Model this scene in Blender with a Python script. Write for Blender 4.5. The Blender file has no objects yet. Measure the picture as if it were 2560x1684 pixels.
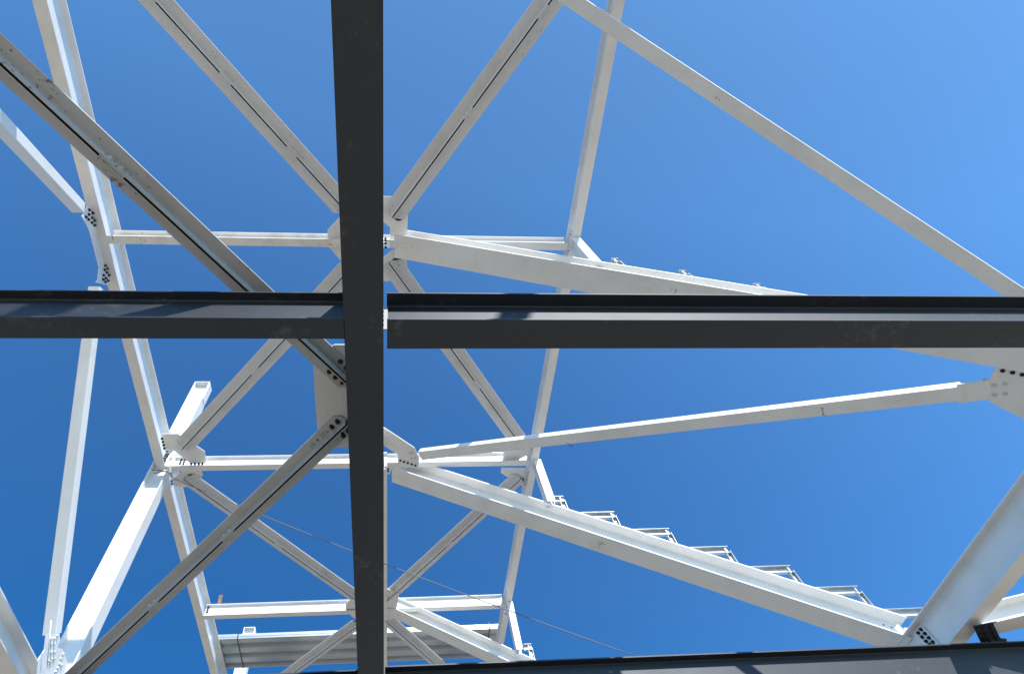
import bpy, math, random
from mathutils import Vector, Matrix
random.seed(4)
sc = bpy.context.scene
# ------------------------------------------------------------------ camera, sky, sun, exposure
F, PX, PY, W, H = 1439.44, 1077.0, 907.0, 2560.0, 1684.0
CM = Matrix(((0.99678419, 0.00151487, -0.08011852), (-0.03958806, -0.85997989, -0.5087901), (-0.06967107, 0.51032567, -0.85715439)))
cam = bpy.data.cameras.new('camera'); co = bpy.data.objects.new('camera', cam); sc.collection.objects.link(co)
co.matrix_world = CM.to_4x4(); cam.sensor_width = 36; cam.lens = 36 * F / W
cam.shift_x = (W / 2 - PX) / W; cam.shift_y = (PY - H / 2) / W; cam.clip_start = 0.05; cam.clip_end = 5000
sc.camera = co
SUN = Vector((0.43, -1.17, 1.0)).normalized()
wd = bpy.data.worlds.new('World'); sc.world = wd; wd.use_nodes = True
nt = wd.node_tree; bg = nt.nodes['Background']; sky = nt.nodes.new('ShaderNodeTexSky'); sky.sky_type = 'NISHITA'; sky.sun_disc = False
sky.sun_elevation = math.asin(SUN.z); sky.sun_rotation = math.atan2(SUN.x, SUN.y)
sky.altitude = 2000; sky.air_density = 1.0; sky.dust_density = 1.0; sky.ozone_density = 3.0
# deep, clear sky: deeper blue with growing angle from the sun
wtc = nt.nodes.new('ShaderNodeTexCoord'); dp = nt.nodes.new('ShaderNodeVectorMath'); dp.operation = 'DOT_PRODUCT'; dp.inputs[1].default_value = SUN
wn = nt.nodes.new('ShaderNodeVectorMath'); wn.operation = 'NORMALIZE'; nt.links.new(wtc.outputs['Generated'], wn.inputs[0]); nt.links.new(wn.outputs[0], dp.inputs[0])
wmr = nt.nodes.new('ShaderNodeMapRange'); wmr.inputs['From Min'].default_value = -1; nt.links.new(dp.outputs['Value'], wmr.inputs['Value'])
wr_ = nt.nodes.new('ShaderNodeValToRGB'); nt.links.new(wmr.outputs[0], wr_.inputs[0]); wr_.color_ramp.interpolation = 'LINEAR'
stops = [(0.275, (.16, .74, 1.16)), (0.35, (.26, .92, 1.39)), (0.45, (.53, 1.24, 1.74)), (0.55, (.75, 1.57, 2.11)), (0.65, (1.06, 1.93, 2.40)), (0.74, (1.36, 2.24, 2.62)), (0.82, (1.42, 2.16, 2.42)), (1.0, (1.50, 2.20, 2.36))]
el = wr_.color_ramp.elements
el[0].position, el[0].color = stops[0][0], (*[c / 3 for c in stops[0][1]], 1); el[1].position, el[1].color = stops[-1][0], (*[c / 3 for c in stops[-1][1]], 1)
for pz, cz in stops[1:-1]: e_ = el.new(pz); e_.color = (*[c / 3 for c in cz], 1)
wm = nt.nodes.new('ShaderNodeMix'); wm.data_type = 'RGBA'; wm.blend_type = 'MULTIPLY'; wm.inputs[0].default_value = 1
nt.links.new(sky.outputs[0], wm.inputs[6]); nt.links.new(wr_.outputs[0], wm.inputs[7]); nt.links.new(wm.outputs[2], bg.inputs[0])
EXPO = 1.38
bg.inputs[1].default_value = 0.13 * 3 / 2 ** EXPO
sl = bpy.data.lights.new('sun', 'SUN'); sl.energy = 2.45; sl.angle = math.radians(0.53); sl.color = (1.0, 0.96, 0.9)
so = bpy.data.objects.new('sun', sl); sc.collection.objects.link(so); so.rotation_euler = SUN.to_track_quat('Z', 'Y').to_euler()
so.location = (0, 0, 40)
sc.view_settings.view_transform = 'Standard'; sc.view_settings.look = 'None'; sc.view_settings.gamma = 1; sc.view_settings.exposure = EXPO

# ------------------------------------------------------------------ materials
def mat(name, col, rough=0.5, metal=0.0, spec=0.5, dirt=0.0, dirt_col=(0.25, 0.22, 0.18), scale=1.2, speck=0.0, bump=0.03, streak=0.0, coat=0.0, dust=0.0):
    m = bpy.data.materials.new(name); m.use_nodes = True; n = m.node_tree.nodes; l = m.node_tree.links
    b = n['Principled BSDF']; b.inputs['Roughness'].default_value = rough; b.inputs['Metallic'].default_value = metal
    b.inputs['Specular IOR Level'].default_value = spec; b.inputs['Coat Weight'].default_value = coat
    tc = n.new('ShaderNodeTexCoord')
    geo = n.new('ShaderNodeNewGeometry')
    nz = n.new('ShaderNodeTexNoise'); nz.inputs['Scale'].default_value = scale; nz.inputs['Detail'].default_value = 8; nz.inputs['Roughness'].default_value = 0.62
    l.new(geo.outputs['Position'], nz.inputs['Vector'])
    cr = n.new('ShaderNodeValToRGB'); cr.color_ramp.elements[0].position = 0.44; cr.color_ramp.elements[1].position = 0.72
    cr.color_ramp.elements[0].color = (0, 0, 0, 1); cr.color_ramp.elements[1].color = (1, 1, 1, 1); l.new(nz.outputs[0], cr.inputs[0])
    mul = n.new('ShaderNodeMath'); mul.operation = 'MULTIPLY'; mul.inputs[1].default_value = dirt; l.new(cr.outputs[0], mul.inputs[0])
    mx = n.new('ShaderNodeMix'); mx.data_type = 'RGBA'; mx.inputs[6].default_value = (*col, 1); mx.inputs[7].default_value = (*dirt_col, 1)
    l.new(mul.outputs[0], mx.inputs[0]); out = mx.outputs[2]
    if speck > 0:
        n2 = n.new('ShaderNodeTexNoise'); n2.inputs['Scale'].default_value = 26; n2.inputs['Detail'].default_value = 3; l.new(geo.outputs['Position'], n2.inputs['Vector'])
        n3 = n.new('ShaderNodeTexNoise'); n3.inputs['Scale'].default_value = 1.1; n3.inputs['Detail'].default_value = 2; l.new(geo.outputs['Position'], n3.inputs['Vector'])
        m2 = n.new('ShaderNodeMath'); m2.operation = 'MULTIPLY'; l.new(n2.outputs[0], m2.inputs[0]); l.new(n3.outputs[0], m2.inputs[1])
        c2 = n.new('ShaderNodeValToRGB'); c2.color_ramp.elements[0].position = 0.37; c2.color_ramp.elements[1].position = 0.41
        c2.color_ramp.elements[0].color = (0, 0, 0, 1); c2.color_ramp.elements[1].color = (1, 1, 1, 1); l.new(m2.outputs[0], c2.inputs[0])
        m3 = n.new('ShaderNodeMath'); m3.operation = 'MULTIPLY'; m3.inputs[1].default_value = speck; l.new(c2.outputs[0], m3.inputs[0])
        mx2 = n.new('ShaderNodeMix'); mx2.data_type = 'RGBA'; mx2.inputs[7].default_value = (0.10, 0.055, 0.03, 1); l.new(out, mx2.inputs[6]); l.new(m3.outputs[0], mx2.inputs[0]); out = mx2.outputs[2]
    if dust > 0:      # scuffs and pale dust smudges
        d1 = n.new('ShaderNodeTexNoise'); d1.inputs['Scale'].default_value = 14; d1.inputs['Detail'].default_value = 6; d1.inputs['Roughness'].default_value = 0.7; l.new(geo.outputs['Position'], d1.inputs['Vector'])
        d2 = n.new('ShaderNodeTexNoise'); d2.inputs['Scale'].default_value = 1.7; l.new(geo.outputs['Position'], d2.inputs['Vector'])
        dm = n.new('ShaderNodeMath'); dm.operation = 'MULTIPLY'; l.new(d1.outputs[0], dm.inputs[0]); l.new(d2.outputs[0], dm.inputs[1])
        dr = n.new('ShaderNodeMapRange'); dr.inputs['From Min'].default_value = 0.33; dr.inputs['From Max'].default_value = 0.48; dr.inputs['To Max'].default_value = dust; l.new(dm.outputs[0], dr.inputs['Value'])
        dx = n.new('ShaderNodeMix'); dx.data_type = 'RGBA'; dx.inputs[7].default_value = (0.12, 0.115, 0.11, 1); l.new(out, dx.inputs[6]); l.new(dr.outputs[0], dx.inputs[0]); out = dx.outputs[2]
    l.new(out, b.inputs['Base Color'])
    rr = n.new('ShaderNodeMapRange'); rr.inputs['To Min'].default_value = rough - 0.06; rr.inputs['To Max'].default_value = rough + 0.12
    l.new(nz.outputs[0], rr.inputs['Value']); l.new(rr.outputs[0], b.inputs['Roughness'])
    if bump > 0:
        n4 = n.new('ShaderNodeTexNoise'); n4.inputs['Scale'].default_value = 5; n4.inputs['Detail'].default_value = 5; l.new(geo.outputs['Position'], n4.inputs['Vector'])
        bp = n.new('ShaderNodeBump'); bp.inputs['Strength'].default_value = bump * 4; bp.inputs['Distance'].default_value = 0.004; l.new(n4.outputs[0], bp.inputs['Height']); l.new(bp.outputs[0], b.inputs['Normal'])
    return m
WHITE = mat('white_paint', (0.77, 0.77, 0.755), 0.42, dirt=0.38, dirt_col=(0.53, 0.515, 0.475), scale=1.7, speck=0.10)
GREY = mat('pale_grey_paint', (0.64, 0.65, 0.655), 0.45, dirt=0.4, dirt_col=(0.46, 0.45, 0.43), scale=1.9, speck=0.25)
WHITE2 = mat('weathered_grey_primer', (0.41, 0.43, 0.445), 0.5, dirt=0.5, dirt_col=(0.26, 0.25, 0.225), scale=1.6, speck=0.8)
SMEAR = mat('smeared_white_paint', (0.78, 0.775, 0.75), 0.45, dirt=0.5, dirt_col=(0.45, 0.36, 0.24), scale=3.0, speck=0.6)
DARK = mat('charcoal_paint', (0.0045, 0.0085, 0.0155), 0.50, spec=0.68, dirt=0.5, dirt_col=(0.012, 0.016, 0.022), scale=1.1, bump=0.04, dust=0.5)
BOLT = mat('black_bolt', (0.018, 0.017, 0.022), 0.5, spec=0.35, bump=0)
SLOT_SHADE = mat('slot_shade_steel', (0.02, 0.02, 0.022), 0.7, spec=0.2, bump=0)  # unpainted steel in the brace gaps, near black to paint in their shade
PBOLT = mat('painted_bolt', (0.62, 0.61, 0.58), 0.45, dirt=0.3, bump=0)
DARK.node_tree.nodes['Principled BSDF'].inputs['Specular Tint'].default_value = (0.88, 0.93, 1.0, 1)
GALV = mat('galvanised_steel', (0.50, 0.53, 0.54), 0.42, metal=0.35, dirt=0.5, dirt_col=(0.27, 0.29, 0.285), scale=7.0, bump=0.02)
GALV2 = mat('galvanised_decking', (0.44, 0.465, 0.47), 0.36, metal=0.55, dirt=0.25, dirt_col=(0.28, 0.29, 0.29), scale=5.0, bump=0.0)
RUST = mat('rusty_timber', (0.22, 0.12, 0.08), 0.85, dirt=0.6, dirt_col=(0.32, 0.22, 0.16), scale=12, bump=0.1)
ROPE = mat('grey_wire_rope', (0.16, 0.16, 0.16), 0.6, metal=0.3, bump=0)
INK = mat('marker_ink', (0.05, 0.05, 0.055), 0.8, bump=0)
STRAP = mat('black_strap', (0.03, 0.03, 0.03), 0.5, bump=0)
GROUND = mat('dusty_concrete', (0.355, 0.295, 0.215), 0.9, dirt=0.7, dirt_col=(0.23, 0.19, 0.135), scale=0.4, bump=0.1)

# ------------------------------------------------------------------ helpers
def ray(p): return CM @ Vector((p[0] - PX, -(p[1] - PY), -F))
def atz(p, z): r = ray(p); return r * (z / r.z)
def aty(p, y): r = ray(p); return r * (y / r.y)
def atx(p, x): r = ray(p); return r * (x / r.x)
SM, SX0, SZ0 = -0.555, 0.25, 10.0
def ats(p, dz=0.0): r = ray(p); return r * ((SZ0 + dz - SM * SX0) / (r.z - SM * r.x))     # plane of the sloping rafters' underside
def link(o, parent=None):
    sc.collection.objects.link(o)
    if parent: o.parent = parent
    return o
def tag(o, label, cat, group=None, kind=None):
    o['label'] = label; o['category'] = cat; o['kind'] = 'thing'
    if group: o['group'] = group
    if kind: o['kind'] = kind
    return o
def thing(name, loc, label, cat, group=None):
    o = bpy.data.objects.new(name, None); o.location = loc; o.empty_display_size = 0.2; link(o); return tag(o, label, cat, group)
def mesh(name, verts, faces, m, parent=None, origin=None, smooth=False):
    org = Vector(origin) if origin is not None else (Vector(parent.location) if parent and parent.type == 'EMPTY' else Vector((0, 0, 0)))
    if parent is not None and parent.type != 'EMPTY' and origin is None: org = parent.get('_o', None) and Vector(parent['_o']) or Vector((0, 0, 0))
    me = bpy.data.meshes.new(name); me.from_pydata([tuple(Vector(v) - org) for v in verts], [], faces); me.update()
    me.materials.append(m)
    if smooth:
        for p in me.polygons: p.use_smooth = True
    o = bpy.data.objects.new(name, me); link(o, parent)
    if parent is None: o.location = org
    return o
def frame(p0, p1, up=(0, 0, 1)):
    a = (p1 - p0).normalized(); s = a.cross(Vector(up)).normalized(); u = s.cross(a); return a, s, u
def extr(prof, p0, p1, fr, e0=None, e1=None, cap=True):
    a, s, u = fr; n = len(prof); v = []
    for (x, y) in prof: v.append(p0 + s * x + u * y + a * (e0(x, y) if e0 else 0))
    for (x, y) in prof: v.append(p1 + s * x + u * y - a * (e1(x, y) if e1 else 0))
    f = [(i, (i + 1) % n, n + (i + 1) % n, n + i) for i in range(n)]
    if cap: f += [tuple(range(n - 1, -1, -1)), tuple(range(n, 2 * n))]
    return v, f
def join(parts):
    V, Fc = [], []
    for v, f in parts:
        k = len(V); V += v; Fc += [tuple(i + k for i in q) for q in f]
    return V, Fc
def rect(x0, x1, y0, y1): return [(x0, y0), (x1, y0), (x1, y1), (x0, y1)]
def web_prof(tw, y0, y1, r):
    h = tw / 2; N = 6; L = []
    for i in range(N + 1):
        t = math.pi / 2 * i / N; L.append((h + r * (1 - math.sin(t)), y0 + r * (1 - math.cos(t))))
    R = [(x, y1 - (y - y0)) for x, y in reversed(L)]
    side = L + R
    return side + [(-x, y) for x, y in reversed(side)]
def ibeam(root, p0, p1, w, D, m, tf=0.018, tw=0.012, r=0.018, up=(0, 0, 1), cut0=0.0, cut1=0.0, c=0.0):
    fr = frame(Vector(p0), Vector(p1), up); p0 = Vector(p0); p1 = Vector(p1); h = w / 2
    e0 = (lambda x, y: cut0 * y); e1 = (lambda x, y: cut1 * y)
    v, f = extr(rect(-h, h, 0, tf), p0, p1, fr, e0, e1); b = mesh('bottom_flange', v, f, m, root)
    v, f = extr(web_prof(tw, tf, D - tf, r), p0, p1, fr, e0, e1); wb = mesh('web', v, f, m, root)
    v, f = extr(rect(-h, h, D - tf, D), p0, p1, fr, e0, e1); t = mesh('top_flange', v, f, m, root)
    return fr
def beam(name, p0, p1, w, D, m, label, cat='beam', group=None, **k):
    root = thing(name, p0, label, cat, group); ibeam(root, p0, p1, w, D, m, **k); return root
_b = {}
def bolt_mesh(r, m):
    key = (round(r, 4), m.name)
    if key in _b: return _b[key]
    V, Fc = [], []
    def ring(rad, z, n=12, ph=0): 
        k = len(V); V.extend([(rad * math.cos(ph + 2 * math.pi * i / n), rad * math.sin(ph + 2 * math.pi * i / n), z) for i in range(n)]); return k
    def wall(a, b, n): Fc.extend([(a + i, a + (i + 1) % n, b + (i + 1) % n, b + i) for i in range(n)])
    a = ring(r, -0.002, 16); b = ring(r, 0.005, 16); wall(a, b, 16); Fc.append(tuple(range(b, b + 16)))
    a = ring(r * 0.84, 0.005, 6); b = ring(r * 0.84, r * 0.75, 6); c = ring(r * 0.7, r * 0.85, 6); wall(a, b, 6); wall(b, c, 6); Fc.append(tuple(range(c, c + 6)))
    a = ring(r * 0.42, r * 0.85, 10); b = ring(r * 0.42, r * 1.35, 10); wall(a, b, 10); Fc.append(tuple(range(b, b + 10)))
    me = bpy.data.meshes.new('bolt'); me.from_pydata(V, [], Fc); me.update(); me.materials.append(m); _b[key] = me; return me
def bolt(parent, p, n, r=0.024, m=None):
    o = bpy.data.objects.new('bolt', bolt_mesh(r, m or BOLT)); link(o, parent)
    q = Vector(n).to_track_quat('Z', 'Y').to_matrix().to_4x4() @ Matrix.Rotation(random.random() * 1.05, 4, 'Z')
    o.matrix_local = Matrix.Translation(Vector(p) - Vector(parent.location)) @ q
    return o
def plate(parent, pts, off, m, name='plate', origin=None):
    off = Vector(off); n = len(pts); v = [Vector(p) for p in pts] + [Vector(p) + off for p in pts]
    f = [tuple(range(n)), tuple(range(2 * n - 1, n - 1, -1))] + [(i, n + i, n + (i + 1) % n, (i + 1) % n) for i in range(n)]
    return mesh(name, v, f, m, parent, origin)
def tube(name, pts, r, m, parent=None, n=6, origin=None):
    V, Fc = [], []; pts = [Vector(p) for p in pts]
    for i, p in enumerate(pts):
        a = (pts[min(i + 1, len(pts) - 1)] - pts[max(i - 1, 0)]).normalized(); s = a.cross(Vector((0.1, 0.2, 1))).normalized(); u = s.cross(a)
        for k in range(n): t = 2 * math.pi * k / n; V.append(p + s * r * math.cos(t) + u * r * math.sin(t))
    for i in range(len(pts) - 1):
        for k in range(n): Fc.append((i * n + k, i * n + (k + 1) % n, (i + 1) * n + (k + 1) % n, (i + 1) * n + k))
    Fc += [tuple(range(n - 1, -1, -1)), tuple(range((len(pts) - 1) * n, len(pts) * n))]
    return mesh(name, V, Fc, m, parent, origin, smooth=True)
def stroke(parent, lines, o, ex, ey, nrm, wd_=0.006, name='handwriting'):
    """pen strokes: lines of (x, y) in metres laid on a surface at o with axes ex, ey"""
    P = []
    for L in lines:
        for (x0, y0), (x1, y1) in zip(L[:-1], L[1:]):
            a = o + ex * x0 + ey * y0; b = o + ex * x1 + ey * y1
            if (b - a).length < 1e-6: continue
            d = (b - a).normalized(); s = d.cross(nrm).normalized() * wd_ / 2
            k = nrm * 0.0012; q = [a - s, a + s, b + s, b - s]
            P.append(([*(v + k * .4 for v in q), *(v + k for v in q)], [(3, 2, 1, 0), (4, 5, 6, 7), (0, 1, 5, 4), (1, 2, 6, 5), (2, 3, 7, 6), (3, 0, 4, 7)]))
    v, f = join(P); return mesh(name, v, f, INK, parent)

# ------------------------------------------------------------------ ground
gz = -1.6
g = mesh('ground', [(-2500, -2500, gz), (2500, -2500, gz), (2500, 2500, gz), (-2500, 2500, gz)], [(0, 1, 2, 3)], GROUND)
g['kind'] = 'structure'

# ------------------------------------------------------------------ dark floor beams
K = 0.93
FZ = 4.4 * K
GF = 'charcoal floor beams'
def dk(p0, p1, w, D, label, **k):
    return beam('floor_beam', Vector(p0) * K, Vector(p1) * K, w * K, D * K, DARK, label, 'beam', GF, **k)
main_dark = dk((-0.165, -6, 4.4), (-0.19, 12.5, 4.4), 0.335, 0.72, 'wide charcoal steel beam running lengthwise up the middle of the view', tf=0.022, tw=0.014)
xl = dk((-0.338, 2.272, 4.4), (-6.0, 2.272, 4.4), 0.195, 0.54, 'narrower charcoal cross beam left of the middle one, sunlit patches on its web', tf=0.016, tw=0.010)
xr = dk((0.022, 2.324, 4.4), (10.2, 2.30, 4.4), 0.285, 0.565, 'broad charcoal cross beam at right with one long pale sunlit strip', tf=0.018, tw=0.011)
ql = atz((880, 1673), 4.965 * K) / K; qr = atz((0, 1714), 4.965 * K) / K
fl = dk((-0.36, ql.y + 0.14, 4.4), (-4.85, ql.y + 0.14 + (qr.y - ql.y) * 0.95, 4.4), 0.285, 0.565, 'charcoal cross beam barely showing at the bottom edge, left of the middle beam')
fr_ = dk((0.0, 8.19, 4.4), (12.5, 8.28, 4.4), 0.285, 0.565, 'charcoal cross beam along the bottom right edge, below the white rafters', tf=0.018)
tab = [Vector((-0.09, 2.31, 4.45)), Vector((0.03, 2.31, 4.45)), Vector((0.03, 2.31, 4.9)), Vector((-0.09, 2.31, 4.9))]
plate(xr, [q * K for q in tab], (0, -0.010, 0), WHITE2, 'shear_tab')
for k in range(4): bolt(xr, Vector((-0.025, 2.298, 4.52 + 0.09 * k)) * K, (0, -1, 0), 0.02)

# ------------------------------------------------------------------ white roof beams (underside at z = 10)
RZ = 10.0
L = beam('roof_beam', (-4.868, -9, RZ), (-4.868, 24, RZ), 0.20, 0.60, WHITE, 'deep white beam running the full height of the photo at far left', 'beam', 'white lengthwise roof beams', tf=0.018)
R = beam('roof_beam', (3.632, -9, RZ), (3.335, 16.3, RZ), 0.165, 0.31, WHITE, 'slim white beam running lengthwise behind the rafters, right of the charcoal beam', 'beam', 'white lengthwise roof beams', tf=0.013, tw=0.009, r=0.012)
C1 = beam('roof_beam', (-0.20, -9, RZ), (-0.17, 8.70, RZ), 0.17, 0.60, WHITE, 'white beam mostly hidden behind the upper half of the wide charcoal beam', 'beam', 'white lengthwise roof beams')
C2 = beam('roof_beam', (-0.045, 8.72, RZ), (-0.03, 24, RZ), 0.20, 0.60, WHITE, 'white beam showing as a bright sliver beside the lower half of the charcoal beam', 'beam', 'white lengthwise roof beams')
rows = [(3.452, 0.145, 0.30, 'upper'), (8.606, 0.15, 0.315, 'middle'), (13.712, 0.165, 0.34, 'lower')]
cross = {}
for i, (y, w, D, nm) in enumerate(rows):
    smear = ' with brown smears' if i == 0 else ''
    cx = (-0.26 if i < 1 else (-0.26 if i == 1 else -0.15)); rx = 3.60 - 0.0117 * (y + 9) - 0.0
    cross[i, 0] = beam('cross_beam', (-4.765, y, RZ), (cx, y, RZ), w, D, SMEAR if i == 0 else WHITE,
        'white cross beam%s in the %s row, left of the charcoal beam' % (smear, nm), 'beam', 'white cross beams between the roof beams', tf=0.012, tw=0.008, r=0.012)
    cross[i, 1] = beam('cross_beam', (-0.08 if i < 1 else 0.06, y, RZ), (rx - 0.09, y, RZ), w, D, WHITE,
        'white cross beam in the %s row, right of the charcoal beam' % nm, 'beam', 'white cross beams between the roof beams', tf=0.012, tw=0.008, r=0.012)

# ------------------------------------------------------------------ sloping white rafters
def sp(x, y, dz=0): return Vector((x, y, SZ0 + SM * (x - SX0) + dz))
rafA = beam('rafter', sp(0.18, 3.50), sp(9.3, 3.26), 0.44, 0.31, WHITE, 'broad white rafter sloping right from the centre behind the charcoal cross beam', 'rafter', 'white sloping rafters', tf=0.022, tw=0.014, r=0.02)
rafB = beam('rafter', sp(0.16, 8.93), sp(8.72, 8.68), 0.45, 0.45, WHITE, 'longest white rafter sloping to the lower right, stepped metal frames on top', 'rafter', 'white sloping rafters', tf=0.022, tw=0.014, r=0.02)
rafC = beam('rafter', sp(0.10, 13.82), sp(8.72, 14.05), 0.42, 0.36, WHITE, 'short stretch of white rafter at bottom centre, cut off by the lower charcoal beam', 'rafter', 'white sloping rafters', tf=0.018, tw=0.012, r=0.018)
SUP = frame(sp(0, 0), sp(1, 0))[2]        # normal of the sloping plane, pointing up
SA = frame(sp(0, 0), sp(1, 0))[0]

# ------------------------------------------------------------------ edge beams and columns
eave = beam('edge_beam', (8.74, -6, 4.81), (8.74, 19, 4.81), 0.28, 0.56, WHITE, 'big white edge beam climbing out of the lower right corner', 'beam', 'white edge beams at floor level', tf=0.022, tw=0.014, r=0.022)
edge = beam('edge_beam', (-4.85, -6, 4.68), (-4.85, 8.42, 4.68), 0.30, 0.34, WHITE, 'white edge beam in the bottom left corner', 'beam', 'white edge beams at floor level', tf=0.02, tw=0.012, r=0.02)

def column(y, label):
    t = thing('column', (-4.825, y, gz), label, 'column', 'white columns with bolted cap plates')
    fr2 = (Vector((0, 0, 1)), Vector((0, 1, 0)), Vector((1, 0, 0)))
    p0, p1 = Vector((-4.825 - 0.195, y, gz)), Vector((-4.825 - 0.195, y, 13.28)); w, D, tf = 0.29, 0.39, 0.022
    for nm, pr in (('flange', rect(-w / 2, w / 2, 0, tf)), ('web', web_prof(0.014, tf, D - tf, 0.035)), ('flange', rect(-w / 2, w / 2, D - tf, D))):
        v, f = extr(pr, p0, p1, fr2); mesh(nm, v, f, WHITE, t)
    # cap plate with four open holes, seen from below
    z = 13.281; x0, x1, y0, y1 = -5.02, -4.63, y - 0.145, y + 0.145
    P = []
    holes = [(-4.90, y - 0.09), (-4.75, y - 0.09), (-4.90, y + 0.09), (-4.75, y + 0.09)]
    xs = [x0, -4.912, -4.888, -4.762, -4.738, x1]; ys = [y0, y - 0.102, y - 0.078, y + 0.078, y + 0.102, y1]
    for i in range(5):
        for j in range(5):
            if i in (1, 3) and j in (1, 3): continue
            b = [(xs[i], ys[j], z), (xs[i + 1], ys[j], z), (xs[i + 1], ys[j + 1], z), (xs[i], ys[j + 1], z)]
            P.append((b + [(x, q, z + 0.02) for x, q, _ in b], [(3, 2, 1, 0), (4, 5, 6, 7)]))
    v, f = join(P); n0 = len(v)
    v += [(x0, y0, z), (x1, y0, z), (x1, y1, z), (x0, y1, z), (x0, y0, z + .02), (x1, y0, z + .02), (x1, y1, z + .02), (x0, y1, z + .02)]
    f += [(n0 + a, n0 + (a + 1) % 4, n0 + 4 + (a + 1) % 4, n0 + 4 + a) for a in range(4)]
    mesh('cap_plate', v, f, WHITE, t)
    # side splice plate near the top
    v = [(-4.63, y - 0.11, 12.55), (-4.63, y + 0.11, 12.55), (-4.63, y + 0.11, 13.25), (-4.63, y - 0.11, 13.25)]
    plate(t, [Vector(q) + Vector((0.001, 0, 0)) for q in v], (0.014, 0, 0), WHITE, 'side_plate')
    for zz in (12.7, 12.9, 13.1):
        for dy in (-0.06, 0.06): bolt(t, (-4.614, y + dy, zz), (1, 0, 0), 0.014, PBOLT)
    return t
colA = column(8.60, 'bright white column at left rising past the bolted joint, with open top')
colB = column(19.0, 'white column behind the bundle of corrugated sheets, with its top poking up above them')

for i, (y, x, pos) in enumerate([(3.38, 3.475, 'behind the upper rafter at right of centre'), (8.60, 3.475, 'glaring in the sun above the longest rafter'), (13.60, 3.39, 'standing beside the short rafter at bottom centre')]):
    zb = SZ0 + SM * (x - SX0) + [0.31, 0.45, 0.36][i] / 0.875
    t = thing('post', (x, y, zb), 'short white post %s' % pos, 'post', 'short white posts between the rafters and the slim roof beam')
    p0, p1 = Vector((x, y - 0.11, zb - 0.06)), Vector((x, y - 0.11, 10 - 0.002)); fr2 = (Vector((0, 0, 1)), Vector((-1, 0, 0)), Vector((0, 1, 0)))
    for nm, pr in (('flange', rect(-0.083, 0.083, 0, 0.014)), ('web', web_prof(0.010, 0.014, 0.206, 0.015)), ('flange', rect(-0.083, 0.083, 0.206, 0.22))):
        v, f = extr(pr, p0, p1, fr2); mesh(nm, v, f, WHITE, t)

# ------------------------------------------------------------------ double-angle braces
def angle_brace(p0, p1, leg, stem, label, group, m=GREY, t=0.014, gap=0.022, stitches=(), marks=None, ext0=0.0, ext1=0.0, name='brace'):
    """two angles back to back: horizontal legs on top, stems hanging; p0-p1 is the lower edge of the gap between the stems"""
    p0 = Vector(p0); p1 = Vector(p1); a, s, u = frame(p0, p1); p0 = p0 - a * ext0; p1 = p1 + a * ext1
    root = thing(name, p0, label, 'brace', group); r = 0.012
    for sg in (1, -1):
        g = gap / 2
        pr = [(g, 0), (g + t, 0), (g + t, stem - t - r), (g + t + r * .3, stem - t - r * .3), (g + t + r, stem - t), (leg * 0.62, stem - t), (leg, stem - t), (leg, stem), (leg * 0.62, stem), (g, stem)]
        pr = [(sg * x, y) for x, y in pr]
        if sg < 0: pr = pr[::-1]
        cut = lambda x, y: (leg * 0.42 if abs(x) > leg * 0.9 else 0.0)
        v, f = extr(pr, p0, p1, (a, s, u), cut, cut); ob_ = mesh('angle', v, f, m, root); ob_.data.materials.append(SLOT_SHADE)
        ob_.data.polygons[len(pr) - 1 if sg > 0 else len(pr) - 1].material_index = 1  # face inside the gap gets the painted shade colour
    v, f = extr(rect(-gap / 2, gap / 2, stem - 0.012, stem - 0.006), p0 + a * 0.02, p1 - a * 0.02, (a, s, u)); mesh('gap_shade_strip', v, f, SLOT_SHADE, root)  # added dark strip closing the gap against the sky, standing in for shade
    Lg = (p1 - p0).length
    for q in stitches:
        c = p0 + a * (Lg * q)
        v, f = extr(rect(-gap / 2 + .001, gap / 2 - .001, 0.004, stem - 0.02), c - a * 0.11, c + a * 0.11, (a, s, u)); mesh('spacer', v, f, m, root)
        for k in (-0.05, 0.05):
            for sg in (1, -1): bolt(root, c + a * k + u * stem * 0.42 + s * sg * (gap / 2 + t), s * sg, 0.017, PBOLT)
    for end, dirn in ((p0, 1), (p1, -1)):
        for sg in (1, -1):
            for k in (0.07, 0.16): bolt(root, end + a * dirn * k + s * sg * leg * 0.55 + u * (stem - t), -u, 0.02, m is WHITE2 and BOLT or PBOLT)
    root['_a'] = 0; del root['_a']
    return root, (a, s, u), p0, p1
GR = 'white double-angle roof braces'; bz = 10.0
B = [((383.5, 0), (862, 526), 3.0, 0, 'long roof brace from the top left down to the wide charcoal beam', (0.42, 0.62, 0.82)),
     ((979.6, 546), (1380, 0), 0, 3.0, 'roof brace rising to the top edge, right of the wide charcoal beam', (0.3, 0.55)),
     ((905, 641), (452, 1126), 0, 0, 'roof brace from behind the charcoal beam down left to the joint of the bright column', (0.55,)),
     ((974, 659), (1311, 1124.6), 0, 0, 'roof brace from the centre down to the right post, behind the broad charcoal beam', (0.6,)),
     ((461, 1198.7), (893, 1501.5), 0, 0, 'roof brace running down right from the bright column joint, crossed by the thin wire', (0.5,)),
     ((966, 1503), (1302, 1197), 0, 0, 'roof brace going up right from the charcoal beam and behind the longest rafter', (0.5,)),
     ((896, 1563), (737, 1678.5), 0, 2.0, 'roof brace crossing the corrugated sheets, left of the charcoal beam', ()),
     ((962, 1550), (1087, 1658), 0, 2.0, 'roof brace crossing the corrugated sheets, right of the charcoal beam', ())]
for p, q, e0, e1, lab, st in B:
    angle_brace(atz(p, bz), atz(q, bz), 0.20, 0.11, lab, GR, stitches=st, ext0=e0, ext1=e1)
nz_ = 4.73
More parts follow.
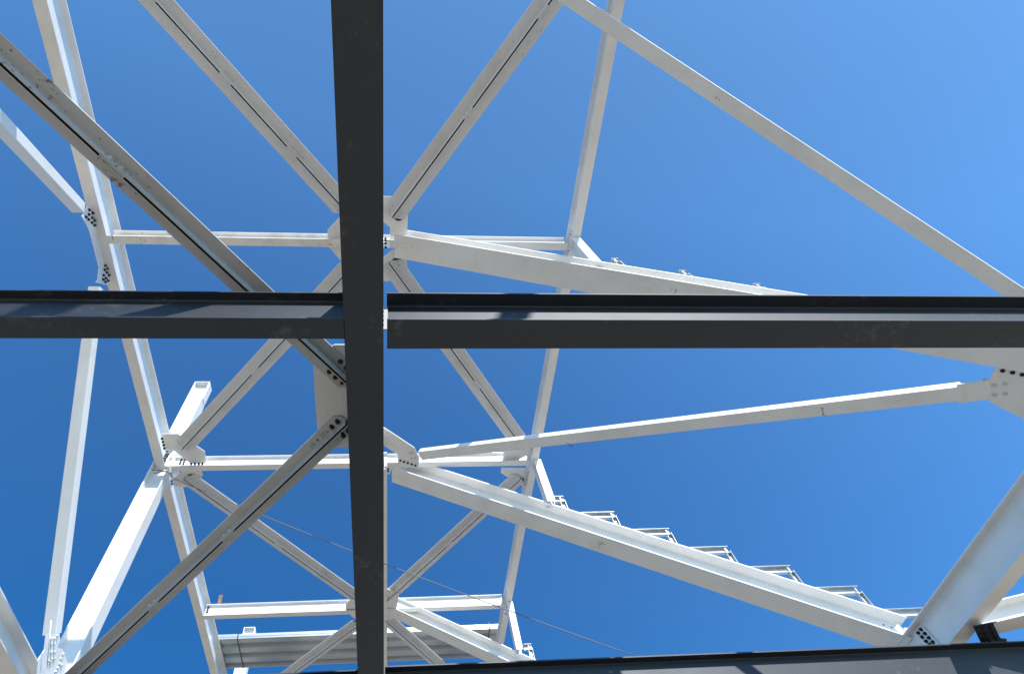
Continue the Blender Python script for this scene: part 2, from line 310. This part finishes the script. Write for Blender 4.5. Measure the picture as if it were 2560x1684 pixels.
n1, f1, a0, a1 = angle_brace(atz((0, 160), nz_), atz((880, 969), nz_), 0.135, 0.095, 'large weathered brace crossing the upper left, spotted with rust', 'large weathered floor braces', WHITE2, t=0.012, gap=0.020, ext0=1.4, stitches=(0.46,), name='floor_brace')
n2, f2, c0, c1 = angle_brace(atz((866, 1062), nz_), atz((206, 1682), nz_), 0.135, 0.095, 'large weathered brace crossing the lower left, marked with pen near its upper end', 'large weathered floor braces', WHITE2, t=0.012, gap=0.020, ext1=0.9, stitches=(0.33, 0.58), name='floor_brace')
# handwritten "A133 #37" on the upper leg of the lower brace
a, s, u = f2
zleg = nz_ + 0.095 - 0.012
o = atz((829, 1066), zleg); ex = (atz((775, 1116), zleg) - atz((829, 1066), zleg)).normalized(); ey = Vector((0, 0, -1)).cross(ex) * 1.0
scr = lambda v: v
GL = {'A': [[(0, 0), (.3, 1), (.6, 0)], [(.12, .4), (.48, .4)]], '1': [[(.3, 0), (.3, 1)]], '3': [[(0, 1), (.5, 1), (.25, .58), (.5, .4), (.45, .1), (.2, 0), (0, .1)]],
      '#': [[(.1, .1), (.25, .9)], [(.35, .1), (.5, .9)], [(0, .35), (.6, .38)], [(.02, .65), (.6, .68)]], '7': [[(0, 1), (.5, 1), (.2, 0)]], ' ': []}
def write(parent, txt, o, ex, ey, nrm, h, gap=0.35, wd_=0.005):
    x = 0; Ls = []
    for c in txt:
        for Lx in GL[c]: Ls.append([(x + px * h, py * h) for px, py in Lx])
        x += h * (0.6 + gap)
    return stroke(parent, Ls, o, ex, ey, nrm, wd_)
# choose ey so the writing is not mirrored when read from below
ey = ex.cross(Vector((0, 0, 1))) * -1
if ex.cross(ey).z > 0: ey = -ey
write(n2, 'A 133 # 37', o - ey * 0.02, ex, ey, Vector((0, 0, -1)), 0.042, 0.25)

def sloped_angle(p0, p1, label, ext0=0.0, ext1=0.0, w=0.20, hgt=0.13, flip=False):
    a, s, u = frame(p0, p1, SUP); p0 = p0 - a * ext0; p1 = p1 + a * ext1
    root = thing('slope_brace', p0, label, 'brace', 'single-angle braces in the plane of the rafters'); t = 0.014; r = 0.012
    sg = 1 if s.y < 0 else -1          # upright leg on the side facing the camera's back (-Y)
    pr = [(w / 2, 0), (w / 2, hgt), (w / 2 - t, hgt), (w / 2 - t, t + r), (w / 2 - t - r * .7, t + r * .3), (w / 2 - t - r, t), (-w / 2, t), (-w / 2, 0)]
    pr = [(sg * x, y) for x, y in pr]
    if sg < 0: pr = pr[::-1]
    v, f = extr(pr, p0, p1, (a, s, u)); mesh('angle', v, f, WHITE, root)
    return root, (a, s * sg, u), p0, p1, w
sb1, fb1, s0, s1, sw = sloped_angle(ats((1050, 1139)), ats((2409, 983)), 'long white brace with sunlit upper face, between the rafters at right of centre', w=0.215)
sb2, fb2, s2, s3, _ = sloped_angle(ats((1300, -84)), ats((2600, 774)), 'long grey-white brace crossing the upper right corner diagonally', ext0=0.5, ext1=0.3, w=0.178, hgt=0.10)
# flat connection plate between the lower-right end of the brace and the gusset
a, s, u = fb1
plate(sb1, [ats(q, 0.016) for q in [(2392, 961), (2471, 950), (2480, 974), (2471, 998), (2396, 1008)]], SUP * 0.012, WHITE, 'end_plate')
for q in [(2462, 949), (2470, 962)]: bolt(sb1, ats(q, 0.028), SUP, 0.02, PBOLT)
stroke(sb1, [[(-.02, .06), (.02, .06)], [(0, .06), (0, -.06)], [(-.02, -.06), (.02, -.06)]], ats((2057, 1028)), a, s, -u, 0.008)
stroke(sb1, [[(-.04, .05), (.02, -.06)], [(0, .0), (.05, -.02)]], ats((1425, 1111)), a, s, -u, 0.008)
stroke(sb2, [[(-.03, .0), (-.02, .03), (0, 0)], [(.02, .03), (.03, 0)]], ats((1792, 250)), fb2[0], fb2[1], -fb2[2], 0.004)

# ------------------------------------------------------------------ knee braces (square tubes) in the plane of the far left beam
def boxtube(name, pa, pb, w, d, label, group):
    a = (pb - pa).normalized(); s = Vector((1, 0, 0)); u = a.cross(s); u = u if u.z > 0 else -u
    root = thing(name, pa, label, 'brace', group); r = 0.014
    h = w / 2; pr = [(-h + r, 0), (h - r, 0), (h - r * .3, r * .3), (h, r), (h, d - r), (h - r * .3, d - r * .3), (h - r, d), (-h + r, d), (-h + r * .3, d - r * .3), (-h, d - r), (-h, r), (-h + r * .3, r * .3)]
    v, f = extr(pr, pa, pb, (a, s, u)); mesh('tube', v, f, WHITE, root); return root, a, u
XK = -4.76
def kp(p, dx=0.0): v = atx(p, XK); return v
ka0, ka1 = kp((163.6, 480)), kp((212, 532)); da = (ka0 - ka1).normalized()
kn1, a_, u_ = boxtube('knee_brace', ka1 + Vector((-0.11, 0, 0)), ka1 + da * 6.5 + Vector((-0.095, 0, 0)), 0.19, 0.18, 'white box-section brace entering from the left edge, bolted to the far left beam', 'white knee braces under the far left beam')
kb0, kb1 = kp((249, 716)), kp((138.7, 1586))
kn2, a2_, u2_ = boxtube('knee_brace', kb0 + Vector((-0.095, 0, 0)), kb1 + Vector((-0.095, 0, 0)), 0.19, 0.17, 'long white box-section brace dropping to the bottom left joint', 'white knee braces under the far left beam')
# bolted brackets hanging below the beam
def bracket(px, bolts, label, X=-4.90, m=BOLT, r=0.026):
    pts = [atx(p, X) for p in px]; t = thing('gusset_plate', pts[0], label, 'gusset plate', 'white gusset plates')
    plate(t, pts, (-0.014, 0, 0), WHITE)
    for b in bolts: bolt(t, atx(b, X), (1, 0, 0), r, m)
    return t
Z1 = lambda x, y: (x / 5.593, 480 + y / 5.593)
bracket([Z1(*q) for q in [(1225, 190), (1150, 340), (1235, 490), (1262, 560), (1390, 1060), (1370, 1230), (1340, 1262), (1500, 1300), (1560, 1120), (1440, 700), (1340, 480), (1330, 300)]],
        [Z1(*q) for q in [(1243, 250), (1287, 293), (1323, 327), (1238, 315), (1197, 348), (1282, 360), (1315, 397), (1232, 383), (1278, 427), (1315, 465),
                          (1465, 1027), (1497, 1066), (1457, 1086), (1526, 1103), (1487, 1124), (1517, 1162), (1443, 1163), (1475, 1203), (1436, 1222), (1505, 1238), (1467, 1255)]],
        'long bracket plate with two clusters of black bolts under the far left beam')
Z2 = lambda x, y: (x / 5.514, 1400 + y / 5.514)
bracket([Z2(*q) for q in [(640, 1010), (820, 1010), (830, 1090), (790, 1200), (860, 1215), (925, 1385), (880, 1700), (500, 1700), (525, 1370), (615, 1230)]],
        [Z2(*q) for q in [(700, 1075), (745, 1075), (790, 1035), (700, 1155), (745, 1155), (700, 1265), (745, 1262), (700, 1355), (740, 1350), (660, 1380), (690, 1390), (865, 1290), (835, 1350), (815, 1420), (790, 1480), (760, 1530), (845, 1440)]],
        'white-painted joint plate with white bolts in the bottom left corner', X=-4.70, m=PBOLT, r=0.022)
pl = thing('rod', atx(Z2(705, 820), -4.62), 'thin white rod standing against the bottom left joint plate', 'rod')
tube('rod_bar', [atx(Z2(705, 822), -4.62), atx(Z2(650, 1420), -4.62)], 0.009, WHITE, pl)

# ------------------------------------------------------------------ horizontal gusset plates
def gusset(px, z, bolts, label, m=WHITE, bm=BOLT, r=0.027, extra=(), thick=0.014):
    pts = [atz(p, z) for p in px]; c = sum(pts, Vector()) / len(pts)
    t = thing('gusset_plate', c, label, 'gusset plate', 'white gusset plates'); plate(t, pts, (0, 0, thick), m)
    for b in bolts: bolt(t, atz(b, z), (0, 0, -1), r, bm)
    for b in extra: bolt(t, atz(b, z), (0, 0, -1), r, PBOLT)
    return t
gz1 = bz + 0.112
gusset([(868, 524), (847, 545), (819, 575), (819, 593), (822, 617), (851, 650), (880, 680), (925, 650), (925, 560)], gz1, [], 'octagonal joint plate peeking out left of the middle charcoal beam')
gusset([(945, 491), (977, 491), (984, 497), (1021, 528), (1018, 573), (1019, 592), (975, 590), (975, 568), (961, 557), (945, 548)], gz1, [], 'joint plate above the upper rafter end, brace bolted across it')
gusset([(945, 655), (961, 641), (974, 630), (990, 618), (1017, 640), (1018, 671), (985, 700), (977, 701), (972, 703), (945, 703)], gz1, [], 'joint plate just below the upper rafter end, right of the charcoal beam')
Z3 = lambda x, y: (350 + x / 6.8, 1020 + y / 6.8)
gusset([Z3(*q) for q in [(365, 435), (650, 435), (715, 480), (940, 625), (1100, 735), (1125, 935), (850, 935), (640, 760), (555, 705), (395, 705)]], gz1,
       [Z3(*q) for q in [(375, 515), (390, 568), (403, 622), (415, 677), (872, 940), (935, 940), (1000, 940), (1062, 938)]], 'notched joint plate with black bolts, beside the bright column above the wire')
gusset([Z3(*q) for q in [(735, 1050), (1045, 1050), (1070, 1140), (1030, 1185), (865, 1340), (590, 1330), (560, 1180), (640, 1140)]], gz1, [Z3(540, 1235), Z3(551, 1282)], 'joint plate below the middle cross beam, next to the bright column')
Z4 = lambda x, y: (1230 + x / 6.808, 1060 + y / 6.808)
gusset([Z4(*q) for q in [(225, 240), (205, 420), (180, 660), (455, 658), (470, 590), (640, 510), (735, 500), (760, 300)]], gz1, [Z4(*q) for q in [(247, 645), (305, 645), (362, 645), (422, 645)]], 'joint plate with four black bolts under the sunlit brace, beside the slim roof beam')
gusset([Z4(*q) for q in [(160, 740), (150, 825), (280, 905), (450, 1040), (625, 1045), (670, 810), (600, 800), (520, 740)]], gz1, [Z4(*q) for q in [(652, 880), (645, 930), (636, 980), (628, 1025)]], 'joint plate below the middle cross beam at right, above the longest rafter')
Z5 = lambda x, y: (940 + x / 5.174, 1440 + y / 5.174)
gusset([Z5(*q) for q in [(110, 150), (145, 160), (210, 180), (295, 230), (270, 400), (230, 480), (200, 560), (110, 575)]], gz1 - 0.08, [Z5(*q) for q in [(168, 425), (207, 425), (245, 425)]], 'joint plate with three black bolts at the start of the short rafter, bottom centre')
Z6 = lambda x, y: (480 + x / 5.409, 1440 + y / 5.409)
gusset([Z6(*q) for q in [(2260, 250), (2190, 290), (2080, 375), (2080, 480), (2140, 520), (2190, 565), (2290, 600)]], gz1 - 0.08, [Z6(*q) for q in [(2115, 450), (2155, 450), (2190, 450)]], 'joint plate with three black bolts in the lower row, left of the charcoal beam')
zN = nz_ + 0.096
Z7 = lambda x, y: (x / 2.644, 680 + y / 2.644)
gn = gusset([Z7(*q) for q in [(2400, 480), (2210, 480), (2190, 490), (2070, 610), (2080, 800), (2100, 1060), (2230, 1160), (2400, 1155)]], zN, [], 'large grey-white gusset plate left of the charcoal beam, joining the two weathered braces', GREY)
for q in [(2250, 590), (2290, 630), (2177, 657), (2217, 694), (2232, 988), (2195, 1022), (2270, 1080), (2300, 1047)]: bolt(gn, atz(Z7(*q), zN - 0.012), (0, 0, -1), 0.026)
# gussets lying in the slope of the rafters
def sgusset(px, bolts, extra, label, dz=0.03):
    pts = [ats(p, dz) for p in px]; c = sum(pts, Vector()) / len(pts); t = thing('gusset_plate', c, label, 'gusset plate', 'white gusset plates')
    plate(t, pts, SUP * 0.014, WHITE)
    for b in bolts: bolt(t, ats(b, dz), -SUP, 0.026)
    for b in extra: bolt(t, ats(b, dz), -SUP, 0.026, PBOLT)
    return t
Z8 = lambda x, y: (850 + x / 6.263, 1000 + y / 6.263)
sgusset([Z8(*q) for q in [(560, 340), (685, 425), (1160, 740), (1235, 900), (1228, 1085), (905, 985), (905, 850), (695, 715), (560, 640)]],
        [Z8(*q) for q in [(947, 940), (1005, 960), (1065, 977), (1125, 998), (1182, 1017)]], [Z8(*q) for q in [(1100, 820), (1145, 815), (1125, 905), (1180, 900)]],
        'big bent joint plate with five black bolts at the top end of the longest rafter', 0.04)
Z9 = lambda x, y: (2200 + x / 6.61, 880 + y / 6.61)
sg2 = sgusset([Z9(*q) for q in [(1930, 180), (1915, 255), (1795, 470), (1795, 810), (2380, 1110), (3400, 1600), (3400, 500), (2380, 250)]],
        [Z9(*q) for q in [(2025, 305), (2190, 335), (2350, 370)]], [], 'big gusset plate with bolts at the right edge, where the sunlit brace ends', 0.03)
for q in [(1895, 545), (2065, 520), (1895, 705), (2070, 685)]: bolt(sg2, ats(Z9(*q), 0.03), -SUP, 0.026, PBOLT)

# ------------------------------------------------------------------ bolted end connections on the beams
def xbolts(parent, X, pts, n=(1, 0, 0), r=0.022, m=BOLT):
    for p in pts: bolt(parent, atx(p, X), n, r, m)
def ybolts(parent, Y, pts, r=0.022, m=BOLT):
    for p in pts: bolt(parent, aty(p, Y), (0, -1, 0), r, m)
xbolts(L, -4.86, [(291, 583), (296, 583)], r=0.03)
xbolts(L, -4.855, [Z3(*q) for q in [(460, 735), (440, 780), (475, 785), (420, 810), (455, 815), (400, 850), (430, 850), (395, 890), (420, 885), (405, 925)]], r=0.024)
ybolts(cross[1, 0], 8.598, [Z3(*q) for q in [(705, 880), (765, 880), (690, 915), (750, 915), (680, 945), (738, 948)]], r=0.022)
ybolts(cross[2, 0], 13.70, [Z6(*q) for q in [(222, 420), (212, 452), (203, 482)]], r=0.028)
Z10 = lambda x, y: (1370 + x / 7.12, 520 + y / 7.12)
xbolts(R, 3.50, [Z10(*q) for q in [(430, 385), (455, 425), (420, 465), (445, 505), (390, 765), (395, 800), (350, 825)]], (-1, 0, 0), 0.026)
xbolts(R, 3.42, [Z4(*q) for q in [(693, 462), (712, 490), (690, 505), (705, 545), (735, 420), (742, 385), (662, 760), (662, 795)]], (-1, 0, 0), 0.026)
xbolts(R, 3.36, [Z5(*q) for q in [(1700, 275), (1697, 300), (1697, 335), (1693, 368)]], (-1, 0, 0), 0.028)
bolt(cross[2, 1], atz(Z5(1678, 481), RZ), (0, 0, -1), 0.02)
# clip plate with bolt pairs between roof beam and rafter
def clip(parent, px, Y, bolts, r=0.024, bm=BOLT):
    plate(parent, [aty(p, Y) for p in px], (0, 0.012, 0), WHITE, 'clip_plate'); ybolts(parent, Y, bolts, r, bm)
clip(rafB, [Z8(*q) for q in [(690, 885), (780, 885), (785, 1010), (812, 1025), (780, 1150), (700, 1140)]], 8.80, [Z8(*q) for q in [(752, 930), (752, 963), (752, 1000), (752, 1076), (752, 1112)]], 0.026)
Zc = lambda x, y: (780 + x / 4.894, 440 + y / 4.894)
clip(rafA, [Zc(*q) for q in [(870, 752), (952, 752), (945, 870), (870, 880)]], 3.40, [Zc(*q) for q in [(900, 770), (900, 795), (900, 830), (902, 880)]], 0.026)
# stiffener box and seat on top of the rafter foot
Zd = lambda x, y: (2150 + x / 5.805, 1480 + y / 5.805)
YB = 8.72
ybolts(rafB, YB - 0.012, [Zd(330, 487), Zd(445, 524)], 0.030)
fs = thing('foot_bracket', aty(Zd(690, 620), YB), 'small white bracket between the foot of the longest rafter and the right edge beam', 'bracket')
plate(fs, [aty(Zd(*q), 8.5) for q in [(505, 520), (545, 455), (700, 620), (690, 650)]], (0, 0.012, 0), WHITE, 'stiffener')
v = [aty(Zd(*q), 8.62) for q in [(605, 510), (765, 510), (815, 570), (680, 572)]]
plate(fs, v, (0, 0.2, 0), WHITE, 'seat_plate')
cl = thing('clip_angle', atx(Zd(905, 480), 8.70), 'white clip plate with seven black bolts on the web of the right edge beam', 'clip plate')
plate(cl, [atx(Zd(*q), 8.72) for q in [(905, 478), (860, 500), (800, 575), (800, 640), (960, 790), (1200, 790)]], (-0.012, 0, 0), WHITE, 'plate')
for q in [(890, 535), (852, 585), (948, 594), (908, 645), (1005, 656), (966, 706), (1062, 718), (1022, 755)]: bolt(cl, atx(Zd(*q), 8.708), (-1, 0, 0), 0.030)
# member running off to the right from the edge beam, with its black splice plate
zo = 4.72
oa = atz((2493, 1553), zo); ob = atz((2560, 1537), zo); dv = (ob - oa).normalized(); sv = Vector((-dv.y, dv.x, 0)); sv = sv if sv.y > 0 else -sv
mr = beam('outrigger_beam', oa + sv * 0.17 - dv * 0.1, oa + sv * 0.17 + dv * 4, 0.34, 0.30, WHITE, 'white beam stub entering at the right edge, above the black splice plate', 'beam', tf=0.018)
px = [(1645, 492), (1990, 420), (1935, 450), (2030, 650), (2060, 672), (2130, 676), (2135, 735), (1760, 735)]
sp_ = thing('splice_plate', atz(Zd(1850, 600), zo - .012), 'black splice plate with nine bolts near the lower right corner', 'splice plate')
plate(sp_, [atz(Zd(*q), zo - 0.014) for q in px], (0, 0, 0.012), DARK, 'plate')
for q in [(1705, 530), (1785, 515), (1890, 490), (1750, 612), (1822, 602), (1930, 582), (1790, 695), (1860, 685), (1968, 662)]: bolt(sp_, atz(Zd(*q), zo - 0.014), (0, 0, -1), 0.030)

# pen marks on the rafters
aB, sB_, uB = frame(sp(0.16, 8.95), sp(8.72, 8.70))
sy = Vector((0, -1, 0))
stroke(rafB, [[(.0, -.02), (.07, .04), (.07, .09), (.03, .12), (-.03, .06), (0, -.01), (.12, .03)], [(.05, .10), (.0, -.14)]], ats((1498, 1357)), SA, sy, -SUP, 0.006)
stroke(rafA, [[(.0, .12), (0, -.08)], [(-.05, .0), (-.02, .04), (0, -.02), (.03, -.03)], [(-.06, -.03), (-.04, .02)]], ats((1690, 722)), SA, sy, -SUP, 0.005)
stroke(cross[0, 0], [[(0, .05), (0, -.04), (.02, -.04)]], atz((281, 593), RZ), Vector((1, 0, 0)), Vector((0, -1, 0)), Vector((0, 0, -1)), 0.008)

# ------------------------------------------------------------------ stepped galvanised frames on the rafters
def chan(p0, p1, fr, d, w, t=0.004, lip=0.018):
    """C channel: web at +s side, opening toward -s; d across (u), w deep (s)"""
    pr = [(0, 0), (w, 0), (w, d), (0, d), (0, d - lip), (t, d - lip), (t, d - t), (w - t, d - t), (w - t, t), (t, t), (t, lip), (0, lip)]
    return extr(pr, p0, p1, fr)
def step(x, ztop, yl, run, label, rt):
    t = thing('step_frame', (x, yl, rt(x)), label, 'step frame', 'stepped galvanised frames on the rafters')
    d = 0.15; X, Y, Z = Vector((1, 0, 0)), Vector((0, 1, 0)), Vector((0, 0, 1))
    w = 0.075; tt = 0.004; lip = 0.007
    xs = x - min(run, (ztop - rt(x)) / 0.555 - 0.02 + 0.0); full = run > 0.5
    pr = [(0, 0), (w, 0), (w, d), (0, d), (0, d - lip), (tt, d - lip), (tt, d - tt), (w - tt, d - tt), (w - tt, tt), (tt, tt), (tt, lip), (0, lip)]
    v, f = extr(pr, Vector((xs, yl, ztop - d)), Vector((x, yl, ztop - d)), (X, Y, Z), (lambda a, b: (d - b) / 0.555) if full else None); mesh('tread_channel', v, f, GALV, t)
    dd = 0.11; w = 0.06
    pr = [(0, 0), (w, 0), (w, dd), (0, dd), (0, dd - lip), (tt, dd - lip), (tt, dd - tt), (w - tt, dd - tt), (w - tt, tt), (tt, tt), (tt, lip), (0, lip)]
    v, f = extr(pr, Vector((x - dd + 0.006, yl + 0.008, rt(x) + 0.002)), Vector((x - dd + 0.006, yl + 0.008, ztop - d + 0.05)), (Z, Y, X), lambda a, b: rt(x - dd + b) - rt(x)); mesh('riser_channel', v, f, GALV, t)
    v, f = extr(rect(0.0, 0.004, 0, 0.025), Vector((x - dd + .012, yl - 0.004, ztop - d - 0.02)), Vector((x - dd + .012, yl - 0.004, ztop - 0.05)), (Z, Y, X)); mesh('end_cleat', v, f, GALV, t)
    for k in (0.012,): bolt(t, (x - dd + 0.012 + k, yl - 0.004, ztop - d + 0.035), (0, -1, 0), 0.009, PBOLT)
    return t
ord_ = ['topmost', 'second', 'third', 'fourth', 'fifth', 'sixth', 'seventh']
for i in range(7):
    x = [3.83, 4.77, 5.72, 6.67, 7.62, 8.57, 9.50][i]; zt_ = 8.45 - 0.5455 * (x - 4.77)
    rt = lambda X, D=0.45: SZ0 + SM * (X - SX0) + D / 0.875
    step(x, zt_, 8.93 - 0.0292 * (x - .16) - 0.18, 0.22 if i == 0 else 0.86, '%s stepped galvanised frame counting down the longest rafter' % ord_[i] if i < 6 else 'lowest stepped frame on the longest rafter, partly behind the right edge beam', rt)
    if i < 4:
        rtA = lambda X: SZ0 + SM * (X - SX0) + 0.31 / 0.875
        step(x + 0.07, zt_ - 0.03, 3.27, 0.12, '%s stepped frame tip poking up from the upper rafter' % ['first', 'second', 'third', 'fourth'][i], rtA)
    if i < 1:
        rtC = lambda X: SZ0 + SM * (X - SX0) + 0.36 / 0.875
        step(x - 0.06, zt_ - 0.08, 13.70, 0.2, 'galvanised frame standing on the short rafter at bottom centre, just above the charcoal beam', rtC)

# ------------------------------------------------------------------ bundle of corrugated deck sheets on the roof beams
y0, y1, zb_, tht = 15.58, 17.0, 10.625, 0.185
db = thing('deck_bundle', (-4.98, y0, zb_), 'strapped bundle of galvanised corrugated deck sheets lying across the roof beams at the bottom', 'deck sheets')
def sheet_prof(z, n=3, dy=0.0):
    P = []; pitch = (y1 - y0) / n
    for k in range(n):
        b = y0 + dy + k * pitch
        P += [(b, z), (b + pitch * .40, z), (b + pitch * .50, z + 0.09), (b + pitch * .64, z + 0.09), (b + pitch * .67, z + 0.07), (b + pitch * .70, z + 0.09), (b + pitch * .86, z + 0.09), (b + pitch * .93, z)]
    P.append((y1 + dy, z)); return P
for k in range(5):
    xa = -4.98 + random.uniform(-.03, .03); xb = 3.62 + random.uniform(-.03, .03); pr = sheet_prof(zb_ + 0.002 + k * 0.03, dy=random.uniform(-.006, .006)); n = len(pr); t = 0.003
    loop = pr + [(y, z + t) for y, z in reversed(pr)]
    v = [Vector((xa, y, z)) for y, z in loop] + [Vector((xb, y, z)) for y, z in loop]; m_ = len(loop)
    f = [(i, (i + 1) % m_, m_ + (i + 1) % m_, m_ + i) for i in range(m_)]
    mesh('deck_sheet', v, f, GALV2, db)
    # turned-down side lip facing the camera
    v, f = extr(rect(-0.003, 0, 0, 0.028), Vector((xa, pr[0][0] - 0.002, zb_ + 0.003 + k * 0.03 + .001)), Vector((xb, pr[0][0] - 0.002, zb_ + 0.003 + k * 0.03 + .001)), (Vector((1, 0, 0)), Vector((0, 1, 0)), Vector((0, 0, 1))))
    mesh('side_lip', v, f, GALV2, db)
for X in (-4.28, 3.12):
    q = 0.006; z0, z1 = zb_ - q, zb_ + tht + 0.03 + q
    v = []; 
    for xx in (X, X + 0.03): v += [Vector((xx, y0 - .012, z0)), Vector((xx, y1 + .012, z0)), Vector((xx, y1 + .012, z1)), Vector((xx, y0 - .012, z1)), Vector((xx, y0 - .009, z0 + .003)), Vector((xx, y1 + .009, z0 + .003)), Vector((xx, y1 + .009, z1 - .003)), Vector((xx, y0 - .009, z1 - .003))]
    f = []
    for i in range(4):
        j = (i + 1) % 4; f += [(i, j, 8 + j, 8 + i), (4 + i, 12 + i, 12 + j, 4 + j), (i, 4 + i, 4 + j, j), (8 + i, 8 + j, 12 + j, 12 + i)]
    mesh('strap', v, f, STRAP, db)

# ------------------------------------------------------------------ rusty stake and wire
st0 = aty((546, 1520), 13.75); st1 = aty((553, 1487), 13.75)
sk = thing('stake', st0, 'small rusty brown bar sticking up behind the lower cross beam at left', 'bar')
ds = (st1 - st0); ds.x *= 1
v, f = extr(rect(-0.045, 0.045, -0.02, 0.02), st0 - Vector((0, 0, 0.25)), st1, (Vector((0, 0, 1)), Vector((1, 0, 0)), Vector((0, 1, 0)))); mesh('bar', v, f, RUST, sk)
bolt(sk, st1 + Vector((0, -0.02, -0.06)), (0, -1, 0), 0.012)
wa = aty(Z3(595, 1200), 8.30)
wr = thing('wire_rope', wa, 'thin grey wire tied to the bright column and stretched down to the lower right', 'wire')
pts = []; we = atz((1596, 1641), 5.6)
for i in range(25):
    t = i / 24; p = wa.lerp(we, t); p.z -= 0.10 * 4 * t * (1 - t); pts.append(p)
tube('long_run', pts, 0.0085, ROPE, wr)
ww = [Z3(195, 1042), Z3(290, 1050), Z3(400, 1065), Z3(480, 1082), Z3(540, 1140), Z3(595, 1200)]
tube('loop', [aty(p, 8.38 - 0.02 * i) for i, p in enumerate(ww)], 0.013, ROPE, wr)
ww = [Z3(240, 1105), Z3(330, 1078), Z3(450, 1070), Z3(520, 1100), Z3(560, 1170), Z3(600, 1205)]
tube('loop', [aty(p, 8.37 - 0.02 * i) for i, p in enumerate(ww)], 0.013, ROPE, wr)
ww = [Z3(595, 1200), Z3(555, 1210), Z3(540, 1245)]
tube('loose_end', [aty(p, 8.28) for p in ww], 0.014, ROPE, wr)
ww = [Z3(500, 1105), Z3(545, 1085), Z3(540, 1110), Z3(510, 1125), Z3(530, 1160)]
tube('knot', [aty(p, 8.27) for p in ww], 0.013, ROPE, wr)

for o in sc.objects:
    if o.get('label') and len(o['label'].split()) > 15: print('LONG', len(o['label'].split()), o['label'])
